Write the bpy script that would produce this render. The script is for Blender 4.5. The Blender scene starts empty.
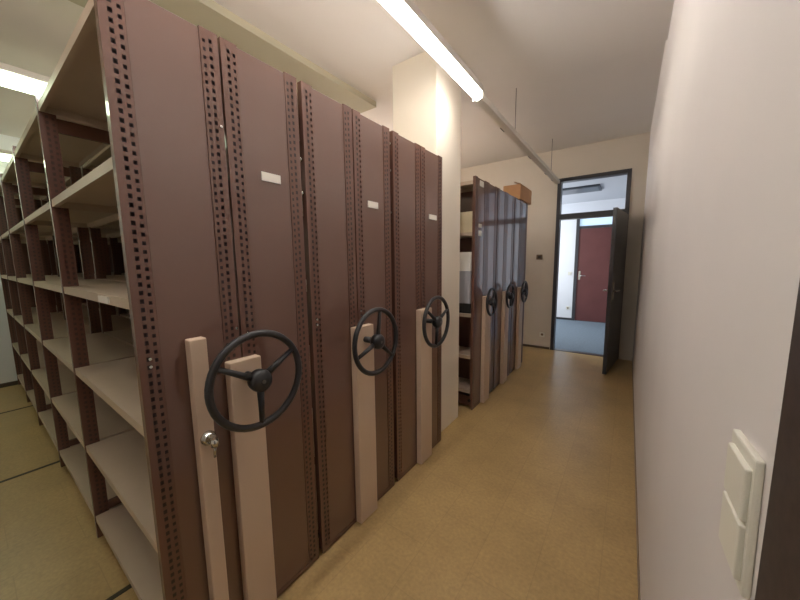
import bpy, math, random
from mathutils import Vector, Matrix
random.seed(4)
S = bpy.context.scene
COL = S.collection

# ------------------------------------------------------------------ materials
def lin(c):
    return tuple((v / 12.92 if v <= .04045 else ((v + .055) / 1.055) ** 2.4) for v in (x / 255 for x in c))

def mat(name, rgb, rough=.5, metal=0, spec=.5, coat=0, noise=0, nscale=6, bump=0, bscale=200, emit=None, estr=0):
    m = bpy.data.materials.new(name); m.use_nodes = True
    nt = m.node_tree; b = nt.nodes['Principled BSDF']
    c = lin(rgb) + (1,)
    b.inputs['Base Color'].default_value = c
    b.inputs['Roughness'].default_value = rough
    b.inputs['Metallic'].default_value = metal
    b.inputs['Specular IOR Level'].default_value = spec
    b.inputs['Coat Weight'].default_value = coat
    b.inputs['Coat Roughness'].default_value = .07; b.inputs['Coat IOR'].default_value = 1.65
    tc = nt.nodes.new('ShaderNodeTexCoord')
    if noise:
        n = nt.nodes.new('ShaderNodeTexNoise'); n.inputs['Scale'].default_value = nscale; n.inputs['Detail'].default_value = 5
        nt.links.new(tc.outputs['Object'], n.inputs['Vector'])
        r = nt.nodes.new('ShaderNodeValToRGB')
        r.color_ramp.elements[0].position = .3; r.color_ramp.elements[1].position = .7
        r.color_ramp.elements[0].color = tuple(v * (1 - noise) for v in c[:3]) + (1,)
        r.color_ramp.elements[1].color = tuple(min(1, v * (1 + noise)) for v in c[:3]) + (1,)
        nt.links.new(n.outputs['Fac'], r.inputs['Fac']); nt.links.new(r.outputs['Color'], b.inputs['Base Color'])
    if bump:
        n2 = nt.nodes.new('ShaderNodeTexNoise'); n2.inputs['Scale'].default_value = bscale
        nt.links.new(tc.outputs['Object'], n2.inputs['Vector'])
        bp = nt.nodes.new('ShaderNodeBump'); bp.inputs['Strength'].default_value = bump; bp.inputs['Distance'].default_value = .002
        nt.links.new(n2.outputs['Fac'], bp.inputs['Height']); nt.links.new(bp.outputs['Normal'], b.inputs['Normal'])
    if emit:
        b.inputs['Emission Color'].default_value = lin(emit) + (1,)
        b.inputs['Emission Strength'].default_value = estr
    return m

def floor_mat(name, rgb, seam, tile):
    m = bpy.data.materials.new(name); m.use_nodes = True
    nt = m.node_tree; b = nt.nodes['Principled BSDF']; L = nt.links
    tc = nt.nodes.new('ShaderNodeTexCoord')
    n = nt.nodes.new('ShaderNodeTexNoise'); n.inputs['Scale'].default_value = 2.2; n.inputs['Detail'].default_value = 8; n.inputs['Roughness'].default_value = .65
    L.new(tc.outputs['Object'], n.inputs['Vector'])
    r = nt.nodes.new('ShaderNodeValToRGB'); c = lin(rgb)
    r.color_ramp.elements[0].position = .3; r.color_ramp.elements[1].position = .72
    r.color_ramp.elements[0].color = tuple(v * .84 for v in c) + (1,)
    r.color_ramp.elements[1].color = tuple(v * 1.12 for v in c) + (1,)
    L.new(n.outputs['Fac'], r.inputs['Fac'])
    # fine speckle of the vinyl
    n2 = nt.nodes.new('ShaderNodeTexNoise'); n2.inputs['Scale'].default_value = 60; n2.inputs['Detail'].default_value = 3
    L.new(tc.outputs['Object'], n2.inputs['Vector'])
    mx = nt.nodes.new('ShaderNodeMix'); mx.data_type = 'RGBA'; mx.blend_type = 'OVERLAY'; mx.inputs[0].default_value = .25
    L.new(r.outputs['Color'], mx.inputs[6]); L.new(n2.outputs['Fac'], mx.inputs[7])
    br = nt.nodes.new('ShaderNodeTexBrick'); br.offset = 0.5
    br.inputs['Scale'].default_value = 1; br.inputs['Brick Width'].default_value = tile * 2; br.inputs['Row Height'].default_value = tile
    br.inputs['Mortar Size'].default_value = .0025; br.inputs['Mortar Smooth'].default_value = .3
    br.inputs['Color1'].default_value = (1, 1, 1, 1); br.inputs['Color2'].default_value = (.95, .95, .95, 1); br.inputs['Mortar'].default_value = (seam, seam, seam, 1)
    mp = nt.nodes.new('ShaderNodeMapping'); mp.inputs['Rotation'].default_value = (0, 0, math.pi / 2); mp.inputs['Location'].default_value = (.0, .02, 0)
    L.new(tc.outputs['Object'], mp.inputs['Vector']); L.new(mp.outputs['Vector'], br.inputs['Vector'])
    m2 = nt.nodes.new('ShaderNodeMix'); m2.data_type = 'RGBA'; m2.blend_type = 'MULTIPLY'; m2.inputs[0].default_value = 1
    L.new(mx.outputs[2], m2.inputs[6]); L.new(br.outputs['Color'], m2.inputs[7])
    L.new(m2.outputs[2], b.inputs['Base Color'])
    rr = nt.nodes.new('ShaderNodeMapRange'); rr.inputs[3].default_value = .22; rr.inputs[4].default_value = .42
    L.new(n.outputs['Fac'], rr.inputs[0]); L.new(rr.outputs[0], b.inputs['Roughness'])
    b.inputs['Specular IOR Level'].default_value = .45
    return m

M = {}
M['floor'] = floor_mat('vinyl_floor', (186, 158, 108), .86, .25)
M['carpet'] = mat('blue_grey_carpet', (112, 126, 138), .95, noise=.12, nscale=30, bump=.5, bscale=300)
M['wall'] = mat('painted_wall', (224, 219, 217), .7, noise=.025, nscale=2, bump=.08, bscale=90)
M['wall_far'] = mat('cream_wall', (210, 201, 187), .75, noise=.03, nscale=2, bump=.08, bscale=90)
M['wall_white'] = mat('white_wall', (232, 234, 238), .7, noise=.02, nscale=2)
M['ceil'] = mat('ceiling_paint', (214, 210, 206), .85, noise=.02, nscale=1.5)
M['pillar'] = mat('pillar_paint', (226, 217, 202), .65, noise=.02, nscale=2, bump=.05, bscale=90)
M['brown'] = mat('brown_enamel', (102, 70, 57), .42, spec=.5, coat=1, noise=.03, nscale=3)
M['post'] = mat('brown_post_enamel', (100, 66, 53), .4, spec=.5, coat=.6)
M['slot_shade'] = mat('dark_slot_shade', (58, 44, 41), .7)
M['shelf'] = mat('beige_shelf_enamel', (186, 168, 148), .42, noise=.04, nscale=4)
M['plate'] = mat('beige_cover', (202, 179, 157), .45, noise=.02, nscale=4)
M['black'] = mat('black_plastic', (38, 38, 40), .38)
M['rubber'] = mat('black_rubber', (26, 26, 27), .7)
M['chrome'] = mat('chrome', (205, 205, 200), .18, metal=1)
M['steel'] = mat('dull_steel', (120, 120, 118), .4, metal=1)
M['card'] = mat('white_card', (226, 222, 214), .6)
M['frame'] = mat('dark_door_frame', (62, 62, 66), .35, spec=.5)
M['frame_near'] = mat('dark_brown_frame', (62, 50, 46), .55, noise=.25, nscale=60)
M['leaf'] = mat('dark_door_leaf', (74, 76, 82), .28, spec=.6)
M['red'] = mat('red_brown_wood', (104, 60, 58), .4, noise=.1, nscale=3)
M['rail'] = mat('dark_rail', (58, 52, 36), .55)
M['switch'] = mat('ivory_switch', (228, 226, 214), .35)
M['brass'] = mat('old_brown_switch', (120, 100, 80), .45)
M['cardboard'] = mat('cardboard', (188, 142, 100), .8, noise=.06, nscale=8)
M['paper'] = mat('white_paper', (228, 226, 220), .7)
M['grey_box'] = mat('grey_archive_box', (168, 170, 178), .6)
M['base'] = mat('dark_baseboard', (74, 62, 50), .5)
M['lampmetal'] = mat('white_lamp_metal', (214, 210, 202), .4)
M['tube'] = mat('lit_tube_warm', (255, 255, 255), .5, emit=(255, 248, 241), estr=21)
M['tube_l'] = mat('lit_tube_cool', (255, 255, 255), .5, emit=(234, 255, 216), estr=4.7)
M['tube_added'] = mat('added_tube_neutral', (255, 255, 255), .5, emit=(255, 247, 240), estr=44)
M['panel_dark'] = mat('dark_grille', (70, 76, 84), .5)
g = bpy.data.materials.new('clear_pane'); g.use_nodes = True
gb = g.node_tree.nodes['Principled BSDF']
gb.inputs['Base Color'].default_value = (.95, .97, 1, 1); gb.inputs['Roughness'].default_value = .02
gb.inputs['Transmission Weight'].default_value = 1; gb.inputs['IOR'].default_value = 1.02
M['glass'] = g

# ------------------------------------------------------------------ mesh builder
class MB:
    def __init__(s): s.v = []; s.f = []; s.sm = []
    def face(s, pts, smooth=False):
        n = len(s.v); s.v += [tuple(p) for p in pts]; s.f.append(list(range(n, n + len(pts)))); s.sm.append(smooth)
    def box(s, x0, x1, y0, y1, z0, z1):
        n = len(s.v)
        s.v += [(x0,y0,z0),(x1,y0,z0),(x1,y1,z0),(x0,y1,z0),(x0,y0,z1),(x1,y0,z1),(x1,y1,z1),(x0,y1,z1)]
        for q in ((0,3,2,1),(4,5,6,7),(0,1,5,4),(1,2,6,5),(2,3,7,6),(3,0,4,7)):
            s.f.append([n + i for i in q]); s.sm.append(False)
        return s
    def bbox(s, x0, x1, y0, y1, z0, z1, b):
        """box with chamfered edges"""
        import bmesh
        bm = bmesh.new(); t = MB().box(x0, x1, y0, y1, z0, z1)
        vs = [bm.verts.new(p) for p in t.v]
        for q in t.f: bm.faces.new([vs[i] for i in q])
        bmesh.ops.bevel(bm, geom=list(bm.edges), offset=b, segments=2, profile=.5, affect='EDGES')
        n = len(s.v); bm.verts.index_update()
        s.v += [tuple(v.co) for v in bm.verts]
        for f in bm.faces: s.f.append([n + v.index for v in f.verts]); s.sm.append(False)
        bm.free(); return s
    def tube(s, pts, r, n=12, closed=False, caps=True):
        pts = [Vector(p) for p in pts]; k = len(pts); base = len(s.v)
        rs = r if isinstance(r, (list, tuple)) else [r] * k
        up = None
        for i, p in enumerate(pts):
            a = pts[(i - 1) % k] if (closed or i > 0) else p
            b = pts[(i + 1) % k] if (closed or i < k - 1) else p
            d = (b - a).normalized()
            if up is None:
                up = Vector((0, 0, 1)) if abs(d.z) < .9 else Vector((1, 0, 0))
            u = (up - d * up.dot(d)).normalized(); w = d.cross(u); up = u
            for j in range(n):
                t = 2 * math.pi * j / n
                s.v.append(tuple(p + (u * math.cos(t) + w * math.sin(t)) * rs[i]))
        for i in range(k if closed else k - 1):
            for j in range(n):
                a = base + i * n + j; b = base + i * n + (j + 1) % n
                c = base + ((i + 1) % k) * n + (j + 1) % n; d = base + ((i + 1) % k) * n + j
                s.f.append([a, b, c, d]); s.sm.append(True)
        if caps and not closed:
            s.f.append([base + j for j in range(n)][::-1]); s.sm.append(False)
            s.f.append([base + (k - 1) * n + j for j in range(n)]); s.sm.append(False)
        return s
    def torus(s, c, R, r, axis='x', n=48, m=12):
        pts = []
        for i in range(n):
            t = 2 * math.pi * i / n
            pts.append((c[0], c[1] + R * math.cos(t), c[2] + R * math.sin(t)))
        base = len(s.v)
        for i in range(n):
            t = 2 * math.pi * i / n
            for j in range(m):
                q = 2 * math.pi * j / m; rr = R + r * math.cos(q)
                s.v.append((c[0] + r * math.sin(q), c[1] + rr * math.cos(t), c[2] + rr * math.sin(t)))
        for i in range(n):
            for j in range(m):
                s.f.append([base + i*m + j, base + i*m + (j+1) % m, base + ((i+1) % n)*m + (j+1) % m, base + ((i+1) % n)*m + j]); s.sm.append(True)
        return s
    def mesh(s, name, m):
        me = bpy.data.meshes.new(name); me.from_pydata(s.v, [], s.f)
        import bmesh
        bm = bmesh.new(); bm.from_mesh(me); bmesh.ops.recalc_face_normals(bm, faces=bm.faces); bm.to_mesh(me); bm.free()
        me.polygons.foreach_set('use_smooth', s.sm)
        me.materials.append(m); me.update(); return me
    def build(s, name, m, parent=None, loc=(0, 0, 0)):
        return link(name, s.mesh(name, m), parent, loc)

def link(name, me, parent=None, loc=(0, 0, 0)):
    o = bpy.data.objects.new(name, me); COL.objects.link(o); o.location = loc
    if parent: o.parent = parent
    return o
def tag(o, label=None, cat=None, group=None, kind=None):
    if label: o['label'] = label
    if cat: o['category'] = cat
    if group: o['group'] = group
    if kind: o['kind'] = kind
    return o
def empty(name, loc, rz=0):
    o = bpy.data.objects.new(name, None); COL.objects.link(o); o.location = loc; o.rotation_euler = (0, 0, rz); o.empty_display_size = .1
    return o
def struct(name, mb, m, loc=(0, 0, 0)):
    o = mb.build(name, m, None, loc); o['kind'] = 'structure'; return o

# ------------------------------------------------------------------ constants (metres, camera above the origin)
XR, XL, YF, YB = .125, -6.04, 5.49, -1.4
ZC, ZN = 3.1, 2.98                  # ceiling far / near
XP = -1.15                          # face of the shelving end panels
DX0, DX1, DZ = -.955, -.04, 2.67    # doorway in the far wall
NY = 8.5                            # far wall of the next room

# ------------------------------------------------------------------ setting
struct('floor', MB().box(XL - .1, XR + .1, YB - .1, YF + .06, -.1, 0), M['floor'])
struct('ceiling', MB().box(XL - .1, XR + .1, YB - .1, 3.09, ZN, ZC + .15).box(XL - .1, XR + .1, 3.09, YF + .12, ZC, ZC + .15), M['ceil'])
struct('wall_right', MB().box(XR, XR + .12, .435, YF + .12, 0, ZC).box(XR, XR + .12, YB, -.52, 0, ZC).box(XR, XR + .12, -.52, .435, 2.12, ZC), M['wall'])
struct('wall_left', MB().box(XL - .12, XL, YB - .12, YF + .12, 0, ZC), M['wall_white'])
struct('wall_back', MB().box(XL, XR + .12, YB - .12, YB, 0, ZC), M['wall'])
struct('wall_far', MB().box(XL, DX0, YF, YF + .12, 0, ZC).box(DX1, XR, YF, YF + .12, 0, ZC).box(DX0, DX1, YF, YF + .12, DZ, ZC), M['wall_far'])
struct('pillar', MB().box(-1.61, -1.213, 2.168, 2.59, 0, ZN), M['pillar'])
struct('ceiling_beam', MB().box(-2.65, -2.07, YB, 2.52, 2.93, ZN), mat('beam_paint', (168, 162, 140), .8))
struct('baseboard_far', MB().box(XL, DX0 - .012, YF - .01, YF, 0, .035), mat('brown_baseboard', (98, 84, 68), .5))
struct('baseboard_right', MB().box(XR - .005, XR, .45, YF, 0, .045), mat('grey_baseboard', (140, 124, 104), .5))
struct('baseboard_left', MB().box(XL, XL + .012, YB, YF, 0, .05), M['base'])
for i, x in enumerate((-1.75, -3.36, -4.97)):
    struct('trim_%d' % (i + 1), MB().box(x - .012, x + .012, YB + .02, 4.75, 0, .003), M['rail'])

# near door frame at the camera's right
d3 = tag(empty('door_3', (XR, 0, 0)), kind='structure')
MB().box(-.001, .06, .31, .435, 0, 2.12).box(-.001, .06, -.52, -.40, 0, 2.12).box(-.001, .06, -.40, .31, 2.0, 2.12).build('frame', M['frame_near'], d3)
MB().box(.01, .05, -.40, .31, .005, 2.0).build('leaf', M['leaf'], d3)

# far doorway: frame, transom window and the open leaf
d1 = tag(empty('door_1', ((DX0 + DX1) / 2, YF, 0)), kind='structure')
cx = (DX0 + DX1) / 2; a, b = DX0 - cx, DX1 - cx
fw = .05
MB().box(a, a + fw, -.015, .12, 0, DZ).box(b - fw, b, -.015, .12, 0, DZ).box(a + fw, b - fw, -.015, .12, DZ - fw, DZ).build('frame', M['frame'], d1)
MB().box(a + fw, b - fw, -.01, .12, 2.06, 2.14).build('transom_bar', M['frame'], d1)
MB().box(a + fw, b - fw, .05, .056, 2.14, DZ - fw).build('transom_pane', M['glass'], d1)
MB().box(a + fw, b - fw, .0, .1, .0, .006).build('threshold', M['frame'], d1)
leaf_w = .86
hx, hy = b - fw + .005, -.02
leaf = MB().box(-leaf_w, 0, -.042, 0, .01, 2.055).build('leaf', M['leaf'], d1, (hx, hy, 0))
leaf.rotation_euler = (0, 0, math.radians(83))    # swung into this room
def lever(mb, x, y, sgn):
    mb.box(x - .02, x + .02, min(y, y + sgn * .008), max(y, y + sgn * .008), .95, 1.17)
    mb.tube([(x, y, 1.06), (x, y + sgn * .055, 1.06)], .009, 10)
    mb.tube([(x, y + sgn * .052, 1.06), (x + .12, y + sgn * .052, 1.06)], .009, 10)
m = MB(); lever(m, -leaf_w + .06, -.042, -1); m.build('handle', M['chrome'], leaf)
m = MB(); lever(m, -leaf_w + .06, 0, 1); m.build('handle', M['chrome'], leaf)
for z in (.25, 1.85):
    MB().tube([(0, .008, z - .05), (0, .008, z + .05)], .009, 8).build('hinge', M['steel'], leaf)

# the room beyond
NX0, NX1 = -2.6, .9
struct('floor.001', MB().box(NX0, NX1, YF + .06, NY, -.1, 0), M['carpet'])
struct('ceiling.001', MB().box(NX0, NX1, YF + .12, NY, 2.75, 2.9), mat('grey_white_ceiling', (196, 198, 203), .8))
struct('wall_far.001', MB().box(NX0, -1.04, NY, NY + .1, 0, 2.75).box(.0, NX1, NY, NY + .1, 0, 2.75).box(-1.04, 0, NY, NY + .1, 2.46, 2.75), M['wall_white'])
struct('wall_left.001', MB().box(NX0 - .1, NX0, YF + .12, NY, 0, 2.75), M['wall_white'])
struct('wall_right.001', MB().box(NX1, NX1 + .1, YF + .12, NY, 0, 2.75), M['wall_white'])
d2 = tag(empty('door_2', (-.545, NY, 0)), kind='structure')
MB().box(-.495, -.43, -.02, .1, 0, 2.46).box(.42, .545, -.02, .1, 0, 2.46).box(-.43, .42, -.02, .1, 2.4, 2.46).box(-.43, .42, -.02, .1, 2.15, 2.21).build('frame', M['frame'], d2)
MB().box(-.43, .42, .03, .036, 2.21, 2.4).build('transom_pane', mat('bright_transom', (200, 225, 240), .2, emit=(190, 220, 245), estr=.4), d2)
lf = MB().box(-.43, .42, .0, .045, .01, 2.15).build('leaf', M['red'], d2)
m = MB(); m.box(-.40, -.36, -.008, 0, .98, 1.18).tube([(-.38, 0, 1.07), (-.38, -.05, 1.07)], .009, 10).tube([(-.38, -.05, 1.07), (-.25, -.05, 1.07)], .009, 10)
m.build('handle', M['chrome'], lf)
struct('baseboard_far.001', MB().box(NX0, -1.04, NY - .012, NY, 0, .05), M['frame'])
vent = tag(empty('ceiling_grille', (-.85, 6.92, 2.75)), 'dark rectangular grille on the ceiling of the room beyond the doorway', 'grille')
MB().box(-.40, .36, -.26, .26, -.03, 0).build('housing', M['panel_dark'], vent)
MB().box(-.36, .32, -.22, .22, -.034, -.03).build('panel', mat('dark_panel', (58, 62, 70), .3), vent)
sk = tag(empty('wall_socket', (-1.13, NY, .29)), 'small pale socket low on white wall of the room beyond', 'socket')
MB().bbox(-.04, .04, -.012, 0, -.04, .04, .004).build('cover', M['switch'], sk)
MB().tube([(0, -.013, 0), (0, -.011, 0)], .02, 16).build('outlet', M['brass'], sk)

# ------------------------------------------------------------------ lamps
def lamp(name, x, y0, y1, z, w, tubemat, label):
    e = tag(empty(name, (x, (y0 + y1) / 2, z)), label, 'lamp')
    h = (y1 - y0) / 2
    MB().box(-w / 2, w / 2, -h, h, .045, .085).build('lamp_housing', M['lampmetal'], e)
    for s in (-1, 1):
        MB().box(-w / 2, w / 2, s * h - .012, s * h + .012, -.002, .06).build('end_cap', M['lampmetal'], e)
    n = 1 if w < .1 else 2
    for k in range(n):
        ox = 0 if n == 1 else (-w / 4 if k == 0 else w / 4)
        rr = .026
        MB().tube([(ox, -h + .014, .018), (ox, h - .014, .018)], rr, 16).build('tube', tubemat, e)
    return e
Lx = -.955
tr = lamp('lamp_track', Lx, .88, 2.32, 2.6, .075, M['tube'], 'lit tube lamp and long thin track hung above the corridor, running to the doorway')
cy = (.88 + 2.32) / 2
t = MB().box(-.03, .03, 2.335 - cy, YF - .02 - cy, .0, .045).box(-.022, .022, -.0 - cy + .82, 2.33 - cy, .086, .11)
t.build('track', M['lampmetal'], tr)
for y in (2.95, 3.9, 4.75, 5.2):
    MB().box(-.033, -.027, y - cy - .05, y - cy + .05, -.004, .012).build('socket_clip', M['frame'], tr)
for y, zt in ((1.2, ZN), (3.23, ZC), (4.95, ZC)):
    MB().tube([(0, y - cy, .035 if y > 2.4 else .11), (0, y - cy, zt - 2.6 - .001)], .0035, 6).build('hanger_wire', M['steel'], tr)
tag(lamp('ceiling_lamp', Lx, -.72, .80, 2.6, .075, M['tube'], 'added tube lamp at the near end of the corridor track, unseen overhead'), group='tube lamps')  # unseen lamp added to brighten the near panels and right wall
LEFT = [(-3.27, -.55, 'lit tube lamp above the left aisle, at the top left edge of the brown shelving'), (-5.58, -.55, 'lit tube lamp far down the left aisle beside the white left wall')]
for x in (-3.27, -5.58):
    for y in (2.75,):
        LEFT.append((x, y, 'added tube lamp, unseen behind the rows of brown shelving'))  # unseen lamps added to brighten the far ceiling and wall
for i, (x, y0, lab) in enumerate(LEFT):
    l = tag(lamp('ceiling_lamp', x, y0, y0 + 1.5, 2.6, .18, M['tube_l'] if y0 < 0 else M['tube_added'], lab), group='tube lamps')
    for y in (-.5, .5):
        MB().tube([(0, y, .085), (0, y, ZN - 2.6 - .001)], .004, 6).build('hanger_wire', M['steel'], l)

# lamps of the room beyond (daylight comes from its left side)
def area(name, loc, rot, sx, sy, e, col):
    ld = bpy.data.lights.new(name, 'AREA'); ld.shape = 'RECTANGLE'; ld.size = sx; ld.size_y = sy; ld.energy = e; ld.color = col
    o = bpy.data.objects.new(name, ld); COL.objects.link(o); o.location = loc; o.rotation_euler = rot; return o
area('window_daylight', (NX0 + .05, 7.2, 1.6), (0, math.radians(-90), 0), 1.6, 1.8, 38, (.92, .96, 1))

# ------------------------------------------------------------------ mobile shelving
HT = 2.2
def post_mesh(name, mirror):
    b = MB(); ys = [0, .0195, .0295, .040, .049, .056]; p = .025; z0 = .03
    sg = -1 if mirror else 1
    def q(ya, yb, za, zb): b.face([(0, sg*ya, za), (0, sg*yb, za), (0, sg*yb, zb), (0, sg*ya, zb)])
    for c in (0, 2, 4): q(ys[c], ys[c+1], z0, HT)
    for c, (s0, s1) in ((1, (.005, .019)), (3, (.0, .012))):
        z = z0 + .0; zp = z0
        while z + p <= HT - .004:
            q(ys[c], ys[c+1], zp, z + s0 + .001); zp = z + s1; z += p
        q(ys[c], ys[c+1], zp, HT)
    d = -.026; inner = []
    y1 = sg * ys[-1]
    b.face([(0, 0, z0), (d, 0, z0), (d, 0, HT), (0, 0, HT)])
    b.face([(0, y1, z0), (d, y1, z0), (d, y1, HT), (0, y1, HT)])
    b.face([(d, 0, z0), (d, y1, z0), (d, y1, HT), (d, 0, HT)])
    k = len(b.f); b.face([(-.012, sg*.001, z0), (-.012, sg*.055, z0), (-.012, sg*.055, HT), (-.012, sg*.001, HT)])  # dark face behind the slots, shade of the holes put into its colour
    b.face([(0, 0, z0), (d, 0, z0), (d, y1, z0), (0, y1, z0)])
    b.face([(0, 0, HT), (d, 0, HT), (d, y1, HT), (0, y1, HT)])
    me = b.mesh(name, M['post']); me.materials.append(M['slot_shade']); me.polygons[k].material_index = 1
    return me
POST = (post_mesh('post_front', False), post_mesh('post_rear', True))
POST_IN = tuple(me.copy() for me in POST)      # inner frames: slot shade painted lighter, holes less marked
for me in POST_IN: me.materials[1] = mat('brown_slot_shade', (78, 57, 49), .6)
_shelf = {}
def shelf_mesh(w, d):
    k = (round(w, 3), round(d, 3))
    if k not in _shelf:
        b = MB(); t = .032
        b.box(-w / 2, w / 2, -d / 2, d / 2, -.003, 0)
        b.box(-w / 2, w / 2, -d / 2, -d / 2 + .003, -t, -.003).box(-w / 2, w / 2, d / 2 - .003, d / 2, -t, -.003)
        b.box(-w / 2, -w / 2 + .003, -d / 2 + .003, d / 2 - .003, -t, -.003).box(w / 2 - .003, w / 2, -d / 2 + .003, d / 2 - .003, -t, -.003)
        b.box(-w / 2, w / 2, -d / 2 + .003, -d / 2 + .016, -t, -t + .002)
        _shelf[k] = b.mesh('shelf', M['shelf'])
    return _shelf[k]
_pan = {}
def panel_mesh(w):
    k = round(w, 3)
    if k not in _pan:
        _pan[k] = MB().bbox(-.012, 0, -w / 2, w / 2, .03, HT - .004, .002).mesh('end_panel', M['brown'])
    return _pan[k]

def hand_wheel(parent, x, y, z, angs, R=.158):
    r = MB().torus((0, 0, 0), R, .0125).build('hand_wheel', M['black'], parent, (x, y, z))
    h = MB()
    prof = [(-.022, .030), (-.010, .038), (.012, .040), (.024, .036), (.030, .024), (.032, .010)]
    h.tube([(px, 0, 0) for px, _ in prof], [q for _, q in prof], 24)
    h.build('hub', M['black'], r)
    for a in angs:
        t = math.radians(a); c, s = math.cos(t), math.sin(t)
        MB().tube([(.004, c * .02, s * .02), (.004, c * .09, s * .09), (.001, c * R, s * R)], [.013, .0105, .0085], 10).build('spoke', M['black'], r)
    MB().tube([(-.022, 0, 0), (-x + .012, 0, 0)], .016, 16).build('shaft', M['black'], r)
    MB().tube([(.032, 0, 0), (.0335, 0, 0)], .007, 12).build('cap_screw', M['steel'], r)
    return r

LEVELS = (.155, .545, .95, 1.35, 1.75, 2.165)
def unit(y0, y1, frames, label, wheel_angs, plate_c, plate_w, plate_h, wheel_x=.12, wheel_r=.165, back_sheet=True, levels=LEVELS, group='brown mobile shelving units'):
    yc = (y0 + y1) / 2
    root = tag(empty('mobile_shelving_unit', (XP, yc, 0)), label, 'shelving', group)
    fx = [0] + [f - XP for f in frames]
    halves = ((y0 - yc, -.004), (.004, y1 - yc))
    for (ya, yb) in halves:
        w = yb - ya
        link('end_panel', panel_mesh(w - .112), root, (-.003, (ya + yb) / 2, 0))
        if fx[-1] < -2: link('end_panel', panel_mesh(w - .112), root, (fx[-1] - .012, (ya + yb) / 2, 0))
        for i, x in enumerate(fx):
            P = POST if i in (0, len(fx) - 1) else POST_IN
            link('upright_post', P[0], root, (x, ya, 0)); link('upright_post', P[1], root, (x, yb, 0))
            if 0 < i < len(fx) - 1:
                for z0, z1 in ((2.06, 2.12), (.158, .2)):
                    MB().box(x - .022, x - .004, ya + .057, yb - .057, z0, z1).build('frame_strut', M['post'], root)
        for i in range(len(fx) - 1):
            xa, xb = fx[i] - .027, fx[i + 1] + .001
            me = shelf_mesh(round(xa - xb, 3), round(w - .006, 3))
            for z in levels:
                link('shelf', me, root, ((xa + xb) / 2, (ya + yb) / 2, z))
    L = fx[-1]
    if back_sheet:
        for i in range(len(fx) - 1):
            MB().box(fx[i + 1] + .004, fx[i] - .03, -.0025, .0025, .16, 2.16).build('back_sheet', M['post'], root)
    MB().box(L + .02, -.03, y0 - yc + .05, y1 - yc - .05, .022, .12).build('carriage', M['post'], root)
    MB().box(-.010, 0.0, y0 - yc + .002, y1 - yc - .002, .008, .0295).build('kick_strip', M['post'], root)
    for s in (y0 - yc, y1 - yc):
        q = 1 if s > 0 else -1
        MB().tube([(-.03, s - q * .012, .1), (-.03, s + q * .011, .1)], .014, 12).build('buffer', M['rubber'], root)
    pc = plate_c - yc
    pl = MB().bbox(.0005, .04, pc - plate_w / 2, pc + plate_w / 2, .012, plate_h, .004).build('drive_cover', M['plate'], root)
    hand_wheel(root, wheel_x, pc, 1.043, wheel_angs, wheel_r)
    return root
FR = (-2.17, -3.18, -4.19, -5.03, -5.88)
FRB = (-2.15, -3.15)
U1 = unit(.28, .889, FR, 'nearest brown shelving unit, its open shelves facing the left aisle, chrome lock beside its wheel', (30, 150, 270), .577, .118, 1.103, back_sheet=False)
U2 = unit(.912, 1.512, FR, 'second brown shelving unit from the camera, one wheel in front, white card above', (80, 200, 320), 1.222, .14, 1.115)
U3 = unit(1.545, 2.143, FR, 'third brown shelving unit from the camera, standing right before the cream pillar', (25, 145, 265), 1.852, .15, 1.125)
U4 = unit(2.77, 3.345, FRB, 'first brown shelving unit behind the cream pillar, pale boxes on its open shelf', (60, 180, 300), 3.045, .15, 1.1, .075, .13, levels=(.2, .545, .95, 1.71, 2.165))
U5 = unit(3.375, 3.95, FRB, 'middle one of the three shelving units behind the cream pillar', (30, 150, 270), 3.65, .15, 1.1, .075, .13)
U6 = unit(3.985, 4.56, FRB, 'farthest brown shelving unit towards the doorway, a cardboard box on top', (75, 195, 315), 4.26, .15, 1.1, .075, .13)

def card(root, yc_, z0, z1, y0, y1, name='label_card'):
    MB().box(-.0025, .0015, y0 - yc_, y1 - yc_, z0, z1).build(name, M['card'], root)
y_ = U1.location.y; card(U1, y_, 1.763, 1.795, .709, .789)
y_ = U2.location.y; card(U2, y_, 1.741, 1.775, 1.315, 1.398)
y_ = U3.location.y; card(U3, y_, 1.743, 1.776, 1.955, 2.06)
y_ = U4.location.y; card(U4, y_, 2.13, 2.18, 2.87, 2.96); card(U4, y_, 1.755, 1.79, 2.86, 2.93); card(U4, y_, 1.68, 1.73, 2.86, 2.93)
# lock cover on the nearest unit
yc1 = U1.location.y
lk = MB().bbox(.0005, .04, .402 - yc1, .453 - yc1, .012, 1.21, .004).build('lock_cover', M['plate'], U1)
cl = (.0, .43 - yc1, .872)
m = MB(); prof = [(.040, .024), (.046, .024), (.050, .020), (.058, .019), (.060, .015)]
m.tube([(p, cl[1], cl[2]) for p, _ in prof], [q for _, q in prof], 24); m.build('lock', M['chrome'], lk)
m = MB(); m.box(.060, .085, cl[1] - .0015, cl[1] + .0015, cl[2] - .006, cl[2] + .006); m.tube([(.086, cl[1], cl[2] + .012), (.088, cl[1], cl[2] - .014)], .012, 10)
m.tube([(.085, cl[1] + .001, cl[2] - .02), (.072, cl[1] + .004, cl[2] - .045), (.068, cl[1] + .005, cl[2] - .062)], .004, 8)
m.build('key', M['chrome'], lk)
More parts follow.
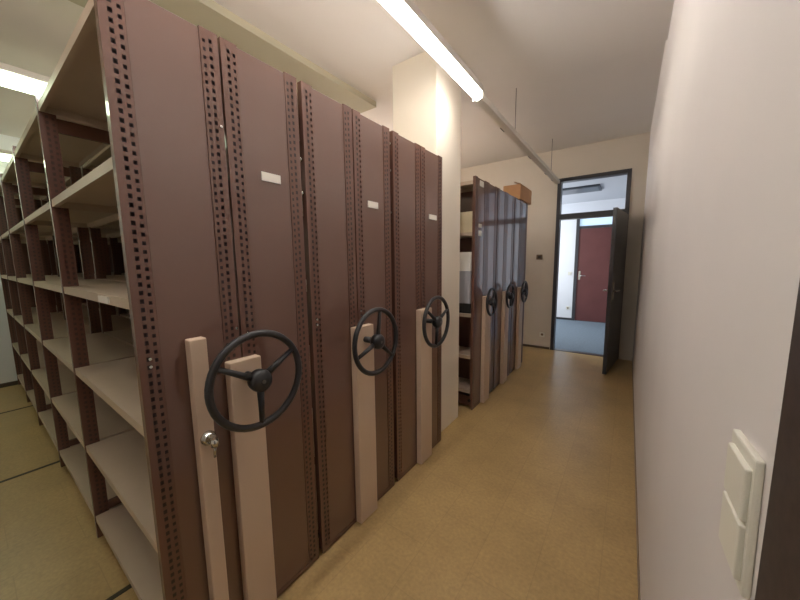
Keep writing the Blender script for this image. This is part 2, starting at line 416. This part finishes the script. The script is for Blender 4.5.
# bolts on the upright strips and the small strike plates in the gaps
for u, ys, zs in ((U1, (.308,), (1.168, 1.144)), (U1, (.571,), (1.215, 1.911)), (U1, (.613,), (1.189,)), (U2, (.94, 1.235), (1.19, 1.165)), (U3, (1.575,), (1.18,))):
    for y in ys:
        for z in zs[:2]:
            MB().tube([(-.001, y - u.location.y, z), (.003, y - u.location.y, z)], .0045, 10).build('bolt', M['chrome'], u)
for u, y, zs in ((U2, .905, (1.89, 1.75)), (U3, 1.538, (2.13, 1.98, 1.74))):
    for z in zs:
        MB().tube([(-.02, y - u.location.y - .004, z), (-.02, y - u.location.y + .0075, z)], .009, 10).build('stud', M['chrome'], u)
# label holder on the shelf edge of the nearest unit
MB().box(-.36, -.24, .277 - yc1, .2828 - yc1, 1.322, 1.344).build('shelf_label', M['card'], U1)

# ------------------------------------------------------------------ loose things
bx = tag(empty('cardboard_box', (-1.235, 4.385, HT)), 'open brown cardboard box lying on top of the farthest shelving unit', 'box')
m = MB(); w, d, h = .105, .27, .175
m.box(-w, w, -d, d, 0, .006).box(-w, -w + .005, -d, d, .006, h).box(w - .005, w, -d, d, .006, h).box(-w + .005, w - .005, -d, -d + .005, .006, h).box(-w + .005, w - .005, d - .005, d, .006, h)
m.build('carton', M['cardboard'], bx)
m = MB(); m.face([(w, -d, h), (w, d, h), (.02, d, h + .035), (.02, -d, h + .035)]); m.face([(w, -d, h + .004), (w, d, h + .004), (.02, d, h + .039), (.02, -d, h + .039)]); m.build('flap', M['cardboard'], bx)
m = MB(); m.face([(-w, d, h), (w, d, h), (w - .02, d + .09, h - .03), (-w + .02, d + .09, h - .03)]); m.face([(-w, d, h - .004), (w, d, h - .004), (w - .02, d + .09, h - .034), (-w + .02, d + .09, h - .034)]); m.build('flap', M['cardboard'], bx)
# things on the open shelf behind the pillar
tag(MB().bbox(-1.60, -1.19, 2.79, 3.04, .951, 1.045, .004).build('lever_arch_file', M['rubber']), 'flat black file lying on the shelf right behind the pillar', 'file')
tag(MB().bbox(-1.58, -1.19, 2.785, 3.03, 1.046, 1.354, .003).build('archive_box', M['grey_box']), 'grey storage box on the black file behind the pillar', 'box')
tag(MB().bbox(-1.57, -1.19, 2.79, 3.02, 1.355, 1.53, .002).build('paper_stack', M['paper']), 'white stack of paper on the grey box behind the pillar', 'paper')

tag(MB().bbox(-1.58, -1.19, 2.80, 3.03, 1.711, 1.90, .003).build('storage_box', mat('pale_carton', (206, 192, 160), .7)), 'pale beige box high on the shelf behind the pillar', 'box')
sw = tag(empty('light_switch', (XR, .509, 1.15)), 'ivory double rocker light switch on right wall beside the dark frame', 'switch')
m = MB(); m.bbox(-.008, 0, -.060, .028, -.06, .092, .003); m.build('cover_frame', M['switch'], sw); sw.rotation_euler = (math.radians(-3), 0, 0)
for z0, z1 in ((.020, .078), (-.046, .016)):
    m = MB()
    m.bbox(-.0135, -.007, -.056, .014, z0, z1, .002); m.build('rocker', M['switch'], sw)
s2 = tag(empty('light_switch', (-1.175, YF, 1.495)), 'small brown square switch on the far wall left of the doorway', 'switch')
MB().bbox(-.045, .045, -.014, 0, -.04, .04, .003).build('cover_frame', M['brass'], s2)
MB().bbox(-.022, .022, -.02, -.012, -.02, .02, .002).build('rocker', mat('brown_rocker', (72, 60, 50), .45), s2)
s3 = tag(empty('wall_socket', (-1.085, YF, .235)), 'small pale socket low on far wall left of the doorway', 'socket')
MB().bbox(-.04, .04, -.012, 0, -.04, .04, .003).build('cover', M['switch'], s3)
MB().tube([(0, -.014, 0), (0, -.011, 0)], .02, 16).build('outlet', M['brass'], s3)

s4 = tag(empty('light_switch', (-1.13, NY, 1.12)), 'small pale switch on the white wall of the room beyond, left of red-brown door', 'switch')
MB().bbox(-.04, .04, -.012, 0, -.04, .04, .003).build('cover_frame', M['switch'], s4)
MB().bbox(-.026, .026, -.018, -.010, -.026, .026, .002).build('rocker', M['switch'], s4)
# ------------------------------------------------------------------ camera, world, view
f_px, yaw, pitch, roll = 316.29, 35.7792, -6.9304, .6855
yw, pt, rl = map(math.radians, (yaw, pitch, roll))
f = Vector((-math.sin(yw) * math.cos(pt), math.cos(yw) * math.cos(pt), math.sin(pt)))
r = Vector((math.cos(yw), math.sin(yw), 0)); d = f.cross(r)
r2 = math.cos(rl) * r + math.sin(rl) * d; d2 = -math.sin(rl) * r + math.cos(rl) * d
cam = bpy.data.cameras.new('camera'); co = bpy.data.objects.new('camera', cam); COL.objects.link(co)
R3 = Matrix((r2, -d2, -f)).transposed()
co.matrix_world = Matrix.Translation((0, 0, 1.45)) @ R3.to_4x4()
cam.sensor_fit = 'HORIZONTAL'; cam.sensor_width = 36; cam.lens = f_px / 800 * 36; cam.clip_start = .02
S.camera = co
w = bpy.data.worlds.new('world'); S.world = w; w.use_nodes = True
w.node_tree.nodes['Background'].inputs[0].default_value = (.8, .85, 1, 1); w.node_tree.nodes['Background'].inputs[1].default_value = .05
vs = S.view_settings; vs.view_transform = 'Standard'; vs.look = 'None'; vs.gamma = 1; vs.use_curve_mapping = False; vs.exposure = .86
S.cycles.use_denoising = True
S.cycles.max_bounces = 10; S.cycles.diffuse_bounces = 6
